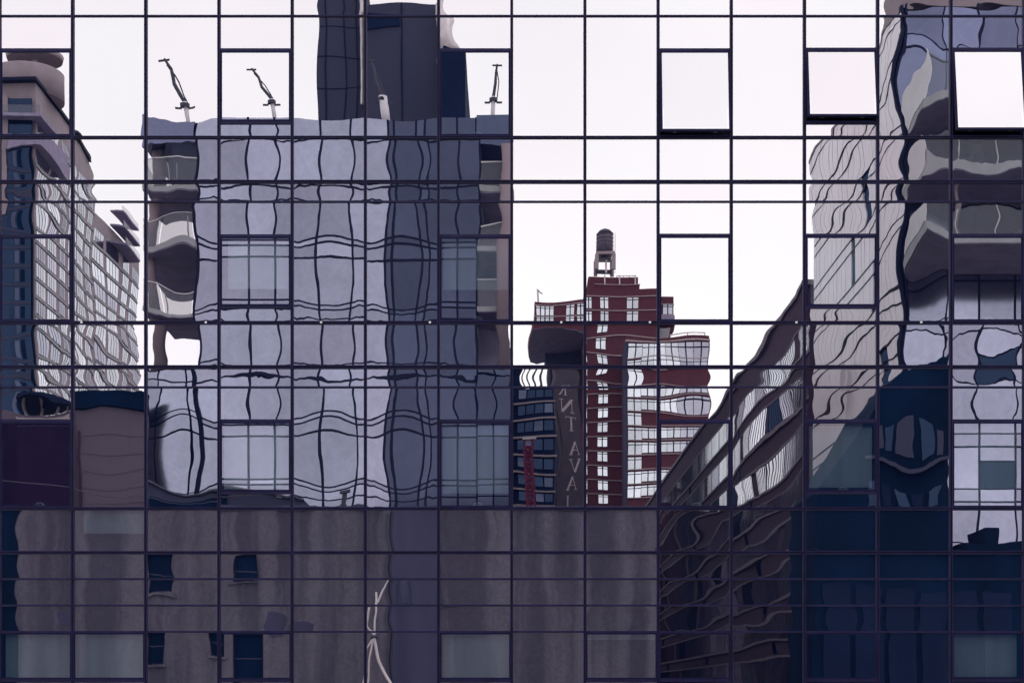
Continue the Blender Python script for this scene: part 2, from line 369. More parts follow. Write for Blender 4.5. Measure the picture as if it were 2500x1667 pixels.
for ci in range(-2, 16):
    a, b = VX[ci + 2] + 2.5, VX[ci + 3] - 2.5
    tall = 0
    for (y0, y1, kind) in BAND:
        if y0 < -500: y0 = 41 - 48
        k = (ci, int(y1))
        if y0 in (41, 493.6, 945.7):
            if ci in CAS:
                t, bt = CAS[ci][tall]
                pane(a, b, y0, t - 3, 'mid', over=OVER.get((ci, int(y1), 0)))
                hb = MB().box(wx(a), wx(b), -.047, .07, -.028, .028)
                hb.build('transom', 'mullion', G, loc=(0, 0, wz(t - 3.2)))
                casement(ci, t, bt, OPEN.get((ci, tall), 0))
                if bt < y1 - 20:
                    MB().box(wx(a), wx(b), -.047, .07, -.028, .028).build('transom', 'mullion', G, loc=(0, 0, wz(bt + 3.2)))
                    pane(a, b, bt + 5, y1, 'short', over=OVER.get((ci, int(y1), 1)))
                tall += 1; continue
            tall += 1
        if y0 == 1541.6:
            if ci in (0, 1, 3, 6, 8, 9, 11, 13):
                x0, x1, z0, z1 = wx(a), wx(b), wz(1657), wz(1541.6)
                fr = ring('casement_window', -(x1 - x0) / 2, (x1 - x0) / 2, -(z1 - z0), -.02, .032, -.045, .03, 'sash', G, ((x0 + x1) / 2, 0, z1))
                g = pane(-(b - a) / 2 + 1250 + 4.2, (b - a) / 2 + 1250 - 4.2, 0, 0, 'sash', fr, 'glass') if 0 else MB().box(-(x1 - x0) / 2 + .03, (x1 - x0) / 2 - .03, -.012, .012, -(z1 - z0) / 2 + .03, (z1 - z0) / 2 - .03).build('glass', 'glass', fr, loc=(0, -.022, -(z1 - z0) / 2))
                set_warp(g, 'sash')
                MB().box(x0, x1, -.048, .07, -.026, .026).build('transom', 'mullion', G, loc=(0, 0, wz(1660.5)))
                pane(a, b, 1664, 1690, 'short')
            else: pane(a, b, y0, 1690, 'low')
            continue
        pane(a, b, y0, y1, kind, over=OVER.get(k))
# upper storeys and street storeys, out of the picture
um = MB(); un = MB()
for ci in range(-2, 16):
    a, b = wx(VX[ci + 2] + 3), wx(VX[ci + 3] - 3)
    for z0, z1 in ((wz(-9), wz(-110)), (wz(-117), wz(-410)), (wz(-417), TOPZ - .1), (wz(1940), wz(1694)), (wz(2200), wz(1948)), (.5, wz(2208))):
        um.box(a, b, GY, GY + .02, z0, z1)
for px in (201, 504, 785, 1050, 1370, 1586, 1943, 2247):
    boxpart('bracket', wx(px) - .022, wx(px) + .022, -.085, -.0605, wz(788.6) - .02, wz(788.6) + .02, 'handle', G)
ump = um.build('window_panes', 'glass', G, kind='stuff'); ump['bow_x'] = 0.; ump['bow_z'] = 0.; ump['wave'] = .6; ump['tilt_x'] = 0.; ump['tilt_z'] = 0.
for z in (wz(-8.5), wz(-113), wz(-413), wz(1692), wz(1944), wz(2204)):
    MB().box(X0, X1, -.05, .08, -.03, .03).build('transom', 'mullion', G, loc=(0, 0, z))
boxpart('roof', X0 - .1, X1 + .1, .0, 25, TOPZ, TOPZ + .4, 'backpan', G)
boxpart('back_wall', X0, X1, 24.6, 25, 0, TOPZ, 'backpan', G)
boxpart('side_wall', X0 - .4, X0 - .04, .05, 25, 0, TOPZ, 'backpan', G)
boxpart('side_wall', X1 + .04, X1 + .4, .05, 25, 0, TOPZ, 'backpan', G)
# floor zones behind the spandrel glass and rooms behind the vision glass
for y0, y1 in ((-115, -9), (341, 493), (793, 945), (1246, 1541), (1670, 1940)):
    boxpart('floor_slab', X0, X1, .10, 5.0, wz(y1) + .01, wz(y0) - .01, 'backpan', G)
boxpart('interior_wall', X0, X1, 5.0, 5.2, .3, TOPZ, 'interior', G)
for k in range(-2, 17, 3):
    boxpart('partition', wx(VX[k + 2]) - .06, wx(VX[k + 2]) + .06, .12, 4.98, .3, TOPZ - .1, 'interior', G)
# blinds, each hung in its own window
def blind(px0, px1, py0, py1, label, m='blind', y=.055):
    b = thing('roller_blind', label, 'blind', 'roller blinds behind the glass')
    x0, x1, z0, z1 = wx(px0), wx(px1), wz(py1), wz(py0)
    MB().box(x0, x1, y, y + .006, z0, z1).build('fabric', m, b)
    MB().tube([(x0, y + .012, z0), (x1, y + .012, z0)], .014, 6).build('bottom_bar', m, b)
    MB().tube([(x0, y + .045, z1), (x1, y + .045, z1)], .03, 8).build('roller', 'handle', b)
blind(556, 703, 583, 703, 'bright roller blind in the casement under the crooked rooftop pole', 'blind_white')
blind(1082, 1240, 585, 705, 'dim upper roller blind on the dark right side of the glass tower reflection')
blind(1082, 1242, 1040, 1202, 'dim roller blind in the lower casement just above the stained wall reflection')
blind(546, 704, 1040, 1192, 'bright roller blind in the lowest casement left of the tall barrel-bowed pane', 'blind_white')
blind(1977, 2130, 1042, 1188, 'grey roller blind in the casement beside the dark lower right reflection')
blind(203, 353, 1246, 1300, 'short roller blind in the spandrel pane under the brown block reflection')
blind(1980, 2137, 584, 745, 'pale roller blind in the casement that mirrors the seamed metal panels')
blind(2328, 2484, 1040, 1238, 'roller blind in the rightmost casement that mirrors a gridded bright glass front')
blind(2330, 2484, 1548, 1650, 'roller blind in the rightmost bottom window over dark navy reflections')
blind(1080, 1244, 1548, 1652, 'roller blind in the bottom window right of the white mast reflection')
blind(183, 352, 1548, 1652, 'roller blind in the second bottom window from the left')
blind(12, 172, 1548, 1652, 'roller blind in the bottom left corner window')
blind(1435, 1600, 1546, 1559, 'nearly raised roller blind in a bottom window over the plain stucco reflection')
blind(40, 170, 1040, 1236, 'dark maroon roller blind in the leftmost casement above the bottom bands', 'maroon')

# ================================================================ what stands behind the camera
def wall_windows(b, name, xs, zs, y, w, h, m, limit=280, depth=.12, frame=None):
    n = 0; extra = MB()
    for z in zs:
        for x in xs:
            if n < limit: boxpart(name, x - w / 2, x + w / 2, y - depth, y + .03, z, z + h, m, b)
            else: extra.box(x - w / 2, x + w / 2, y - depth, y + .03, z, z + h)
            n += 1
    if extra.v: extra.build('windows', m, b, kind='stuff')

# ---------------------------------------------------------------- stained stucco building right behind the camera
R = 2.35; Y = wy(R)
B = thing('stucco_building', 'stained brown stucco building with blank wall and few dark windows', 'building')
sx0, sx1, st = wx(45, R), wx(1605, R), wz(1243, R)
holes = []   # (px0,px1,py0,py1)
WIN = [(362, 424, 1353, 1448), (572, 626, 1353, 1418), (362, 408, 1540, 1622), (512, 545, 1540, 1602), (566, 640, 1545, 1668), (1080, 1118, 1418, 1482)]
# wall as a grid of blocks that leaves the window openings free
xs = sorted({45, 1605, *[w[0] for w in WIN], *[w[1] for w in WIN]}); ys = sorted({1243, 2800, *[w[2] for w in WIN], *[w[3] for w in WIN]})
wb = MB()
for i in range(len(xs) - 1):
    run = None
    for j in range(len(ys) - 1):
        cx, cy = (xs[i] + xs[i + 1]) / 2, (ys[j] + ys[j + 1]) / 2
        hole = any(w[0] < cx < w[1] and w[2] < cy < w[3] for w in WIN)
        if not hole:
            if run is None: run = ys[j]
        if run is not None and (hole or j == len(ys) - 2):
            e = ys[j] if hole else ys[j + 1]
            wb.box(wx(xs[i], R), wx(xs[i + 1], R), Y, Y - .4, max(0, wz(e, R)), wz(run, R)); run = None
wb.build('wall', 'stucco', B)
boxpart('body', sx0, sx1, Y - .402, Y - 8.5, 0, st - .5, 'navy_block', B)
boxpart('coping', sx0 - .1, sx1 + .1, Y + .08, Y - .5, st, st + .16, 'stucco_blue', B)
for (a, b, c, d) in WIN:
    f = ring('window', wx(a, R), wx(b, R), wz(d, R), wz(c, R), .08, -.22, -.30, 'dark_frame', B, (0, Y, 0))
    MB().box(wx(a, R) + .08, wx(b, R) - .08, -.25, -.27, wz(d, R) + .08, wz(c, R) - .08).build('pane', 'navy_block', f)
    MB().box(wx(a, R) - .12, wx(b, R) + .12, -.2, .12, wz(d, R) - .12, wz(d, R) - .003).build('sill', 'stucco', f)
    MB().box(wx(a, R) + .08, wx(b, R) - .08, -.22, -.24, (wz(c, R) + wz(d, R)) / 2 - .03, (wz(c, R) + wz(d, R)) / 2 + .03).build('sash_bar', 'slate', f)
boxpart('pilaster', wx(962, R), wx(1076, R), Y + .005, Y + .16, 0, st - .02, 'stucco_blue', B)
boxpart('pilaster', wx(958, R), wx(1205, R), Y + .003, Y + .05, 0, st - .03, 'stucco', B)
MB().tube([(wx(952, R), Y + .12, 0), (wx(952, R), Y + .12, st - .4), (wx(956, R), Y - .1, st - .05)], .07).build('downpipe', 'dark_steel', B)
MB().tube([(wx(960, R), Y + .14, 0), (wx(960, R), Y + .14, st - .3)], .04).build('downpipe', 'slate', B)
f = ring('hatch', wx(974, R), wx(1000, R), wz(1478, R), wz(1417, R), .09, .16, .26, 'slate', B, (0, Y, 0))
MB().box(wx(974, R) + .09, wx(1000, R) - .09, .163, .2, wz(1478, R) + .09, wz(1417, R) - .09).build('pane', 'win_mid', f)
# patch of broken render
bb = MB()
for (a, b, c, d) in ((640, 700, 1490, 1560), (700, 770, 1515, 1545), (130, 178, 1486, 1520)):
    pts = []
    for k in range(14):
        t = k / 14 * 2 * math.pi; q = random.uniform(.75, 1.1)
        pts.append((wx((a + b) / 2 + (b - a) / 2 * q * math.cos(t), R), wz((c + d) / 2 + (d - c) / 2 * q * math.sin(t), R)))
    bb.prism(pts, lambda p, e: (p[0], Y + (.004, .02)[e], p[1]))
bb.build('render_patch', 'stucco_blue', B)
# roof clutter
v = thing('vent_pipe', 'dark vent pipe with capped top on the stucco building roof', 'vent pipe')
vx = wx(829, R)
MB().tube([(vx, Y - .9, st - .5), (vx, Y - .9, st + 1.0)], .1).build('pipe', 'dark_steel', v)
MB().box(vx - .22, vx + .22, Y - 1.1, Y - .7, st + 1.0, st + 1.14).build('cap', 'dark_steel', v)
MB().box(vx - .16, vx + .16, Y - 1.06, Y - .74, st - .5, st + .35).build('curb', 'dark_steel', v)
# white branching mast before the wall
r = 2.25; y = wy(r)
P = lambda px, py: (wx(px, r), y, wz(py, r))
t = thing('pipe_mast', 'white steel pipe mast on spread legs before the stained wall', 'mast')
for pts, q in (([P(914, 1550), P(905, 1600), P(897, 1690), (wx(880, r), y, 0)], .055), ([P(914, 1550), P(930, 1610), P(960, 1668), (wx(1060, r), y, 0)], .075), ([P(914, 1552), P(895, 1580), P(880, 1690), (wx(850, r), y, 0)], .05)):
    MB().tube(pts, q).build('leg', 'steel', t)
for pts, q in (([P(914, 1550), P(922, 1500), P(920, 1470), P(924, 1446)], .06), ([P(914, 1550), P(898, 1525), P(902, 1484)], .055), ([P(920, 1470), P(946, 1440), P(952, 1412)], .045)):
    MB().tube(pts, q).build('arm', 'steel', t)
MB().tube([P(906, 1550), P(924, 1550)], .1).build('collar', 'dark_steel', t)

# ---------------------------------------------------------------- blocks left
B = thing('brown_building', 'plain brown block with a dark parapet beside the pale tower', 'building')
R = 2.88; Y = wy(R)
boxpart('wall', wx(-300, R), wx(356, R), Y, Y - 1.2, 0, wz(1000, R), 'brown_wall', B)
boxpart('side_bay', wx(-300, R), wx(178, R), Y + .62, Y + .02, 0, wz(1028, R), 'dark_plum', B)
boxpart('parapet', wx(175, R), wx(357, R), Y + .3, Y - 1.2, wz(998, R), wz(953, R), 'navy_block', B)
boxpart('coping', wx(40, R), wx(174, R), Y + .3, Y - .4, wz(1026, R), wz(1011, R), 'concrete', B)
for px in (60, 95, 130, 160): MB().tube([(wx(px, R), Y - .2, wz(1011, R)), (wx(px, R), Y - .2, wz(972, R))], .09).build('pergola_post', 'concrete', B)
boxpart('pergola_roof', wx(48, R), wx(174, R), Y + .5, Y - 2, wz(985, R), wz(975, R), 'dark_roof', B)
boxpart('drain_pipe', wx(194, R), wx(199, R), Y + .004, Y + .2, 0, wz(1050, R), 'maroon', B)
for z in (1060, 1100, 1140, 1180, 1220): boxpart('course', wx(206, R), wx(356, R), Y + .003, Y + .03, wz(z + 2, R), wz(z, R), 'brown_wall', B)
B = thing('shade_block', 'navy block painted as the shaded brown block left of the stucco wall', 'building')  # dark block added where the brown block lies in shadow
R = 2.5; Y = wy(R)
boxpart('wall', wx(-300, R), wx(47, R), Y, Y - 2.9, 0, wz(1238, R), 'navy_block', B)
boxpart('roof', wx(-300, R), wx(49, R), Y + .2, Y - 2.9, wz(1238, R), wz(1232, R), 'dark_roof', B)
B = thing('low_roof_building', 'low dark building with a sloping roof between brown block and pale tower', 'building')
R = 2.72; Y = wy(R)
MB().prism([(wx(357, R), 0), (wx(735, R), 0), (wx(735, R), wz(1222, R)), (wx(640, R), wz(1212, R)), (wx(540, R), wz(1190, R)), (wx(357, R), wz(1168, R))], lambda p, e: (p[0], (Y, Y - 6)[e], p[1])).build('wall', 'slate', B)
MB().tube([(wx(357, R), Y + .1, wz(1166, R)), (wx(540, R), Y + .1, wz(1188, R)), (wx(735, R), Y + .1, wz(1221, R))], .09).build('gutter', 'dark_steel', B)
boxpart('door_bay', wx(370, R), wx(560, R), Y + .004, Y + .2, 0, wz(1205, R), 'navy_block', B)
# wire
wv = MB().tube([(wx(-50, 2.1), wy(2.1), wz(1168, 2.1)), (wx(120, 2.1), wy(2.1), wz(1182, 2.1)), (wx(300, 2.1), wy(2.1), wz(1206, 2.1)), (wx(480, 2.1), wy(2.1), wz(1216, 2.1)), (wx(640, 2.1), wy(2.1), wz(1216, 2.1))], .02, 6).build('overhead_wire', 'dark_steel')
tag(wv, 'thin sagging overhead wire crossing before the brown block', 'wire')

# ---------------------------------------------------------------- pale glass tower with corner loggias
R = 3.0; Y = wy(R); FL = 145 * PX * R
B = thing('glass_tower', 'pale violet glass tower with round corner columns and balconies', 'building')
gx0, gxm, gx1 = wx(478, R), wx(948, R), wx(1165, R); top = wz(287, R)
boxpart('body', gx0 + .05, gx1 - .05, Y - .25, Y - 22, 0, top - .4, 'slate_dark', B)
boxpart('roof', gx0, gx1, Y - .2, Y - 22, top - .4, top - .1, 'slate', B)
cols = [478, 608, 672, 782, 855, 948]; colsd = [948, 962, 1015, 1036, 1118, 1165]
zf = wz(605, R)
ztop = wz(326, R)
levels = []
z = zf - 8 * FL
while z < top + .1: levels.append(z); z += FL
segs = []
for z in levels:
    a, b, c, d = z, z + 13 * PX * R, z + 100 * PX * R, z + FL
    segs += [(a, b, 'spandrel_pane'), (b, d - 28 * PX * R, 'window_pane'), (d - 28 * PX * R, d, 'window_pane')]
segs = [q for q in segs if q[1] < ztop] 
segs.append((max(q[1] for q in segs), top, 'window_pane'))
for (z0, z1, nm) in segs:
    z1 = min(z1, top); z0 = max(z0, .3)
    if z1 - z0 < .1: continue
    for cs, m in ((cols, 'curtain_pale'), (colsd, 'curtain_dark')):  # darker glass colour stands in for a dark building mirrored on this wing
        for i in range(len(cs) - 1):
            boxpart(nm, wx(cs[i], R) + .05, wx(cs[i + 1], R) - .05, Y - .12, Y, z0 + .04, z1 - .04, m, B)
for (z0, z1, nm) in segs:
    z1 = min(z1, wz(903, R)); z0 = max(z0, .3)
    if z1 - z0 < .1: continue
    for cs, m in (([356, 397, 463, 478], 'curtain_pale'), ([1165, 1205, 1246], 'curtain_dark')):
        for i in range(len(cs) - 1): boxpart(nm, wx(cs[i], R) + .05, wx(cs[i + 1], R) - .05, Y + .5, Y + .62, z0 + .04, z1 - .04, m, B)
boxpart('podium_wall', wx(356, R), gx0 + .04, Y + .49, Y - 4, 0, wz(903, R), 'slate_dark', B)
boxpart('podium_wall', gx1 - .04, wx(1246, R), Y + .49, Y - 4, 0, wz(903, R), 'slate_dark', B)
boxpart('podium_coping', wx(355, R), gx0, Y + .65, Y - 4, wz(903, R), wz(900, R), 'dark_frame', B)
boxpart('podium_coping', gx1, wx(1247, R), Y + .65, Y - 4, wz(903, R), wz(900, R), 'dark_frame', B)
for px in cols + colsd[1:]:
    boxpart('mullion', wx(px, R) - .065, wx(px, R) + .065, Y - .2, Y + .06, .3, top - .02, 'dark_frame', B)
for (z0, z1, nm) in segs:
    if z1 < top: boxpart('transom', gx0, gx1, Y - .2, Y + .055, z1 - .05, z1 + .05, 'dark_frame', B)
# left and right balconies, glass rails, soffits, columns
for side in (0, 1):
    px0, px1 = ((352, 477) if side == 0 else (1166, 1246))
    dep = 9.0 if side == 0 else 6.0
    for k, z in enumerate(levels):
        if z > top - 3.4 or z < wz(880, R): continue
        rail = 'rail_clear'
        s = boxpart('balcony', wx(px0, R), wx(px1, R), Y + .4, Y - dep, z - .3, z, 'slab', B)
        boxpart('soffit', wx(px0, R) + .05, wx(px1, R) - .02, Y + .35, Y - dep + .05, z - .35, z - .303, 'soffit', B)
        for q in range(2 if side == 0 else 1):
            n = 2 if side == 0 else 1; a = px0 + (px1 - px0) * q / n; b = px0 + (px1 - px0) * (q + 1) / n
            boxpart('railing', wx(a, R) + .03, wx(b, R) - .03, Y + .33, Y + .35, z + .005, z + 1.6, 'rail_clear', B)
        boxpart('handrail', wx(px0, R), wx(px1, R), Y + .3, Y + .38, z + 1.6, z + 1.65, 'pale_frame', B)
        if side == 0: boxpart('railing', wx(px0, R), wx(px0, R) + .02, Y + .3, Y - dep, z + .005, z + 1.35, 'rail_clear', B)
        for q in range(4):
            if random.random() < .4:
                xx = wx(random.uniform(px0 + 8, px1 - 8), R)
                boxpart('railing_post', xx - .03, xx + .03, Y + .26, Y + .3, z, z + 1.35, 'pale_frame', B)
    cxp = 378 if side == 0 else 1229; cy_ = Y - 1.2 if side == 0 else Y + .85
    MB().tube([(wx(cxp, R), cy_, wz(903, R)), (wx(cxp, R), cy_, top - 1.9)], .40, 16).build('column', 'column', B, True)
    boxpart('roof_slab', wx(px0, R), wx(px1, R), Y + .45, Y - dep, top - 1.9, top - .02, 'curtain_blue' if side == 0 else 'curtain_dark', B)
boxpart('recess_wall', wx(1166, R), wx(1246, R), Y - 6.1, Y - 6.4, 0, top - 1.9, 'soffit', B)
boxpart('recess_wall', wx(432, R), gx0 - .02, Y - 8.5, Y - 9.2, 0, top - 1.9, 'soffit', B)
def davit(px, lean, label, h=150, pr=.13):
    d = thing('roof_davit', label, 'pole', 'steel poles on the glass tower roof')
    x, y, z = wx(px, R), Y - 2, top - .1; k = PX * R
    MB().tube([(x, y, z), (x - lean * .2 * k, y, z + h * .5 * k)], pr, 10).build('pole', 'pale_frame', d, True)
    zc = z + h * .5 * k; xc = x - lean * .2 * k
    c = MB().tube([(xc, y, zc - .3), (xc, y, zc - .1)], .26, 10)
    for s in (-1, 1): c.box(xc + s * .2, xc + s * .55, y - .05, y + .05, zc - .42, zc - .32)
    c.build('collar', 'dark_steel', d)
    a = MB().tube([(xc, y, zc), (xc - lean * .4 * k, y, zc + h * .2 * k), (xc - lean * .52 * k, y, zc + h * .36 * k), (xc - lean * .8 * k, y, zc + h * .5 * k)], [.10, .09, .075, .06], 8)
    a.box(xc - lean * .8 * k - .3, xc - lean * .8 * k + .3, y - .05, y + .05, zc + h * .47 * k, zc + h * .49 * k)
    a.build('arm', 'dark_steel', d)
    MB().tube([(xc + .22, y, zc - .2), (xc + .22 - lean * .4 * k, y, zc + h * .22 * k), (xc - lean * .7 * k, y, zc + h * .42 * k)], .035, 6).build('strut', 'dark_steel', d)
davit(448, 55, 'leftmost leaning steel pole on the pale tower roof', 172)
davit(667, 62, 'crooked steel pole mirrored in the casement left of the dark tower', 150)
davit(941, 40, 'thick pale steel pole standing in front of the dark tower', 172, .26)
davit(1203, -12, 'straight steel pole right of the dark tower annex', 160)
# ---------------------------------------------------------------- dark slab tower far behind
R = 6.0; Y = wy(R)
B = thing('dark_tower', 'dark blank slate tower rising behind the pale glass tower', 'building')
boxpart('wall', wx(778, R), wx(892, R), Y, Y - 30, 0, wz(-60, R), 'slate', B)
boxpart('wall', wx(892.3, R), wx(1070, R), Y + 3, Y - 30, 0, wz(34, R), 'slate', B)
boxpart('annex', wx(1082, R), wx(1143, R), Y + 8, Y - 20, 0, wz(178, R), 'slate_dark', B)
boxpart('louvre', wx(898, R), wx(980, R), Y + 3.01, Y + 3.3, wz(95, R), wz(56, R), 'slate_dark', B)
for px in (796, 838, 868): boxpart('seam', wx(px, R) - .06, wx(px, R) + .06, Y + .005, Y + .12, 0, wz(-60, R), 'slate_dark', B)
for px in (985,): boxpart('seam', wx(px, R) - .06, wx(px, R) + .06, Y + 3.005, Y + 3.12, 0, wz(36, R), 'slate_dark', B)
for py in (70, 145, 212): boxpart('joint', wx(778, R), wx(890, R), Y + .004, Y + .1, wz(py + 1, R), wz(py, R), 'slate_dark', B)
MB().tube([(wx(884, R), Y + 1, wz(260, R)), (wx(884, R), Y + 1, wz(-60, R))], .28).build('downpipe', 'steel', B)
MB().tube([(wx(1100, R), Y + 4, wz(180, R)), (wx(1095, R), Y + 4, wz(120, R)), (wx(1080, R), Y + 4, wz(40, R))], [1.6, 1.2, .7], 12).build('flue', 'steel', B, True)
MB().lathe([(1.6, wz(36, R)), (1.2, wz(29, R)), (.3, wz(24, R))], wx(990, R), Y - 2, 12).build('roof_vent', 'slate', B)

# ---------------------------------------------------------------- far apartment tower, left
r0, r1, r2 = 8.0, 9.15, 10.15
B = thing('apartment_tower', 'tall tan apartment tower with white window bays and a round roof drum', 'building')
XS = -78.2; y0, y1, y2 = wy(r0), wy(r1), wy(r2); Zt = wz(203, r0); Z2 = wz(640, r2)
boxpart('wall', XS - 32, XS, y0, y1, 0, Zt, 'tan_panel', B)
boxpart('wall', XS - 30, XS - .003, y1 - .01, y2, 0, Z2, 'tan_panel', B)
boxpart('dark_front', XS - 32, XS - .25, y0 + .02, y0 + .6, 0, Zt - 9, 'navy_block', B)
boxpart('front_glazing', XS - 32, XS - .4, y0 + .7, y0 + 1.0, 8, Zt - 2.8, 'win_dark', B)
for f_ in range(20):
    zz = Zt - 12.5 - f_ * 3.0
    boxpart('slab_edge', XS - 14, XS - .42, y0 + 1.0, y0 + 1.12, zz, zz + .4, 'slate', B)
    for q_ in range(4):
        boxpart('window', XS - 3.9 + q_ * .9 - (5.3 if q_ == 3 else 0), XS - 3.2 + q_ * .9 - (5.3 if q_ == 3 else 0), y0 + 1.0, y0 + 1.06, zz + .7, zz + 2.7, ('win_dark', 'curtain_dark', 'navy_block')[(f_ * 3 + q_ * 7) % 3], B)
boxpart('pier', XS - 6.0, XS - 4.2, y0 + .03, y0 + 1.4, Zt - 22, Zt - 2.4, 'tan_panel', B)
boxpart('cornice', XS - 32.5, XS + .5, y0 + 1.6, y1, Zt, Zt + .5, 'dark_frame', B)
boxpart('balcony', XS - 5.5, XS + 1.6, y0 + 3.2, y0 - 7, Zt - 6.3, Zt - 5.8, 'soffit', B)
boxpart('railing', XS - 5.3, XS + 1.5, y0 + 3.0, y0 + 3.1, Zt - 5.79, Zt - 4.5, 'rail_clear', B)
boxpart('balcony', XS - 4, XS + 1.4, y0 + 2, y0 - 14, Zt - 12.4, Zt - 8.9, 'soffit', B)
MB().lathe([(6.1, Zt), (6.1, Zt + 4.6), (5.7, Zt + 4.9)], XS - 3.9, y0 - 9, 28).build('roof_drum', 'tan_panel', B, True)
MB().lathe([(4.6, Zt + 6.9), (4.8, Zt + 7.7)], XS - 2.6, y0 - 9, 28).build('roof_disc', 'concrete', B, True)
MB().tube([(XS - 2.6, y0 - 9, Zt + 4.8), (XS - 2.6, y0 - 9, Zt + 7.0)], .5).build('disc_post', 'steel', B)
fl = 3.0; nb1, nb2 = 6, 4
bars = MB(); vents = MB(); ledge = MB(); nwin = 0
rr = random.Random(4)
for sec, (ya, yb, nb, zt) in enumerate(((y0, y1, nb1, Zt - 5), (y1, y2, nb2, Z2 - 2.5))):
    bw = (yb - ya) / nb
    z = zt - fl
    while z > 42:
        for k in range(nb):
            c = ya + bw * (k + .5); hw = abs(bw) * (.40 if k % 3 != 2 else .26)
            m = 'win_sky' if rr.random() < .7 else 'win_mid'
            if nwin < 290: boxpart('window', XS - .3, XS + .05, c - hw, c + hw, z + .55, z + 2.72, m, B)
            nwin += 1
            for q in (-.45, .05, .5): bars.box(XS - .1, XS + .062, c + hw * q - .1, c + hw * q + .1, z + .55, z + 2.72)
            if rr.random() < .6: vents.box(XS - .1, XS + .08, c + hw * rr.choice((-.9, .5)), c + hw * rr.choice((-.5, .9)), z - .15, z + .55)
        ledge.box(XS - .1, XS + .2, ya, yb, z - .12, z + .18)
        z -= fl
bars.build('window_bars', 'dark_frame', B, kind='stuff'); vents.build('vents', 'dark_frame', B, kind='stuff'); ledge.build('floor_ledges', 'slab', B, kind='stuff')
for k in range(3):
    zb = wz(545 + k * 38, 9.7)
    s = boxpart('balcony', XS + .05, XS + 2.6, wy(9.5), wy(9.85), zb - .35, zb, 'soffit', B)
    boxpart('railing', XS + 2.45, XS + 2.55, wy(9.5), wy(9.85), zb + .005, zb + 1.1, 'rail_clear', B)

# ---------------------------------------------------------------- red brick tower with its water tank
R = 11.0; Y = wy(R)
B = thing('brick_tower', 'tall dark red brick tower with pale floor bands and stepped top', 'building')
FB = 33 * PX * R
def bb_(px0, px1, py0, py1, dy=0, dep=25, nm='wall', m='red_brick', r=R):
    return boxpart(nm, wx(px0, r), wx(px1, r), wy(r) + dy, wy(r) + dy - dep, wz(py1, r) if py1 is not None else 0, wz(py0, r), m, B)
bb_(1427, 1606, 703, None); bb_(1606.2, 1653, 712, 800, -6, 18); bb_(1606.2, 1636, 800.2, None, -8, 16)
bb_(1305, 1426.8, 737, 812, 2, 34); bb_(1338, 1426.8, 812.2, None, -18, 14, 'stair_wall', 'slate')
bb_(1306, 1426, 812.1, 814, 1.8, 33, 'soffit', 'soffit')
bb_(1438, 1563, 684, 703, -3, 16, 'penthouse'); bb_(1440, 1560, 664, 684, -4, 14, 'penthouse'); bb_(1438, 1455, 671, 703, -2.5, 12, 'penthouse')
for y_ in (700, 683.5): bb_(1437, 1564, y_, y_ + 1.6, -2.8, 16, 'coping', 'stone')
for k in range(15):
    y_ = 720 + 34.5 * k
    if y_ < 1400: bb_(1426, 1607 if k < 4 else 1545, y_, y_ + 2.0, .25, 1, 'stone_band', 'stone')
bb_(1304, 1428, 744, 746, 2.2, 1, 'stone_band', 'stone'); bb_(1304, 1428, 774, 776, 2.2, 1, 'stone_band', 'stone'); bb_(1606, 1654, 730, 732, -5.8, 1, 'stone_band', 'stone'); bb_(1606, 1654, 757, 759, -5.8, 1, 'stone_band', 'stone')
def bwin(px0, px1, py0, py1, dy=0, m='win_sky', r=R):
    x0, x1, z0, z1 = wx(px0, r), wx(px1, r), wz(py1, r), wz(py0, r)
    f = boxpart('window', x0, x1, wy(r) + dy - .2, wy(r) + dy + .12, z0, z1, m, B)
    CACHEB = MB().box(-.12, .12, -.02, .2, -(z1 - z0) / 2, (z1 - z0) / 2).box(-(x1 - x0) / 2, (x1 - x0) / 2, -.02, .18, (z1 - z0) * .28, (z1 - z0) * .28 + .15)
    CACHEB.build('frame', 'dark_frame', f, loc=(0, .1, 0))
for k in range(2):
    y_ = 724 + 34.5 * k
    bwin(1467, 1486, y_, y_ + 26); bwin(1531, 1558, y_, y_ + 26); bwin(1431, 1445, y_ + 1, y_ + 27)
for k in range(2, 15):
    y_ = 726 + 34.5 * k - 2; bwin(1461, 1484, y_, y_ + 21); bwin(1427.5, 1433, y_, y_ + 21)
for a, b in ((1309, 1328), (1331, 1350), (1381, 1400), (1408, 1425)): bwin(a, b, 748, 772, 2); bwin(a, b, 777, 800, 2)
bwin(1627, 1650, 733, 756, -6, 'win_mid'); bwin(1627, 1648, 762, 778, -6, 'win_mid')
bb_(1596, 1652, 768, 782, -2, 7, 'balcony', 'soffit'); bb_(1606, 1640, 795, 820, -3, 7, 'balcony', 'slab')
# glazed wing in front, lower
r = 10.6
bb_(1528, 1728, 826, None, 0, 20, 'wing', 'red_brick', r)
bb_(1526, 1729, 833, 836, .3, 1, 'stone_band', 'stone', r)
bb_(1524, 1529, 838, None, .2, 8, 'corner_post', 'slate', r)
for k in range(11):
    y_ = 839 + 34.5 * k
    big = k % 3 != 2
    n = 6
    for q in range(n):
        a = 1531 + (1726 - 1531) * q / n; b = 1531 + (1726 - 1531) * (q + 1) / n
        if q >= 1 and not big: continue
        bwin(a + .6, b - .6, y_, y_ + (29 if q < 1 else (24 if k else 40)), 0, 'win_sky' if q < 4 else 'win_mid', r)
    bb_(1530, 1727, y_ + 28, y_ + 30, .3, 1, 'stone_band', 'stone', r)
MB().tube([(wx(1640, r), wy(r) - 1, wz(818, r)), (wx(1722, r), wy(r) - 1, wz(818, r))], .12, 6).build('roof_rail', 'steel', B)
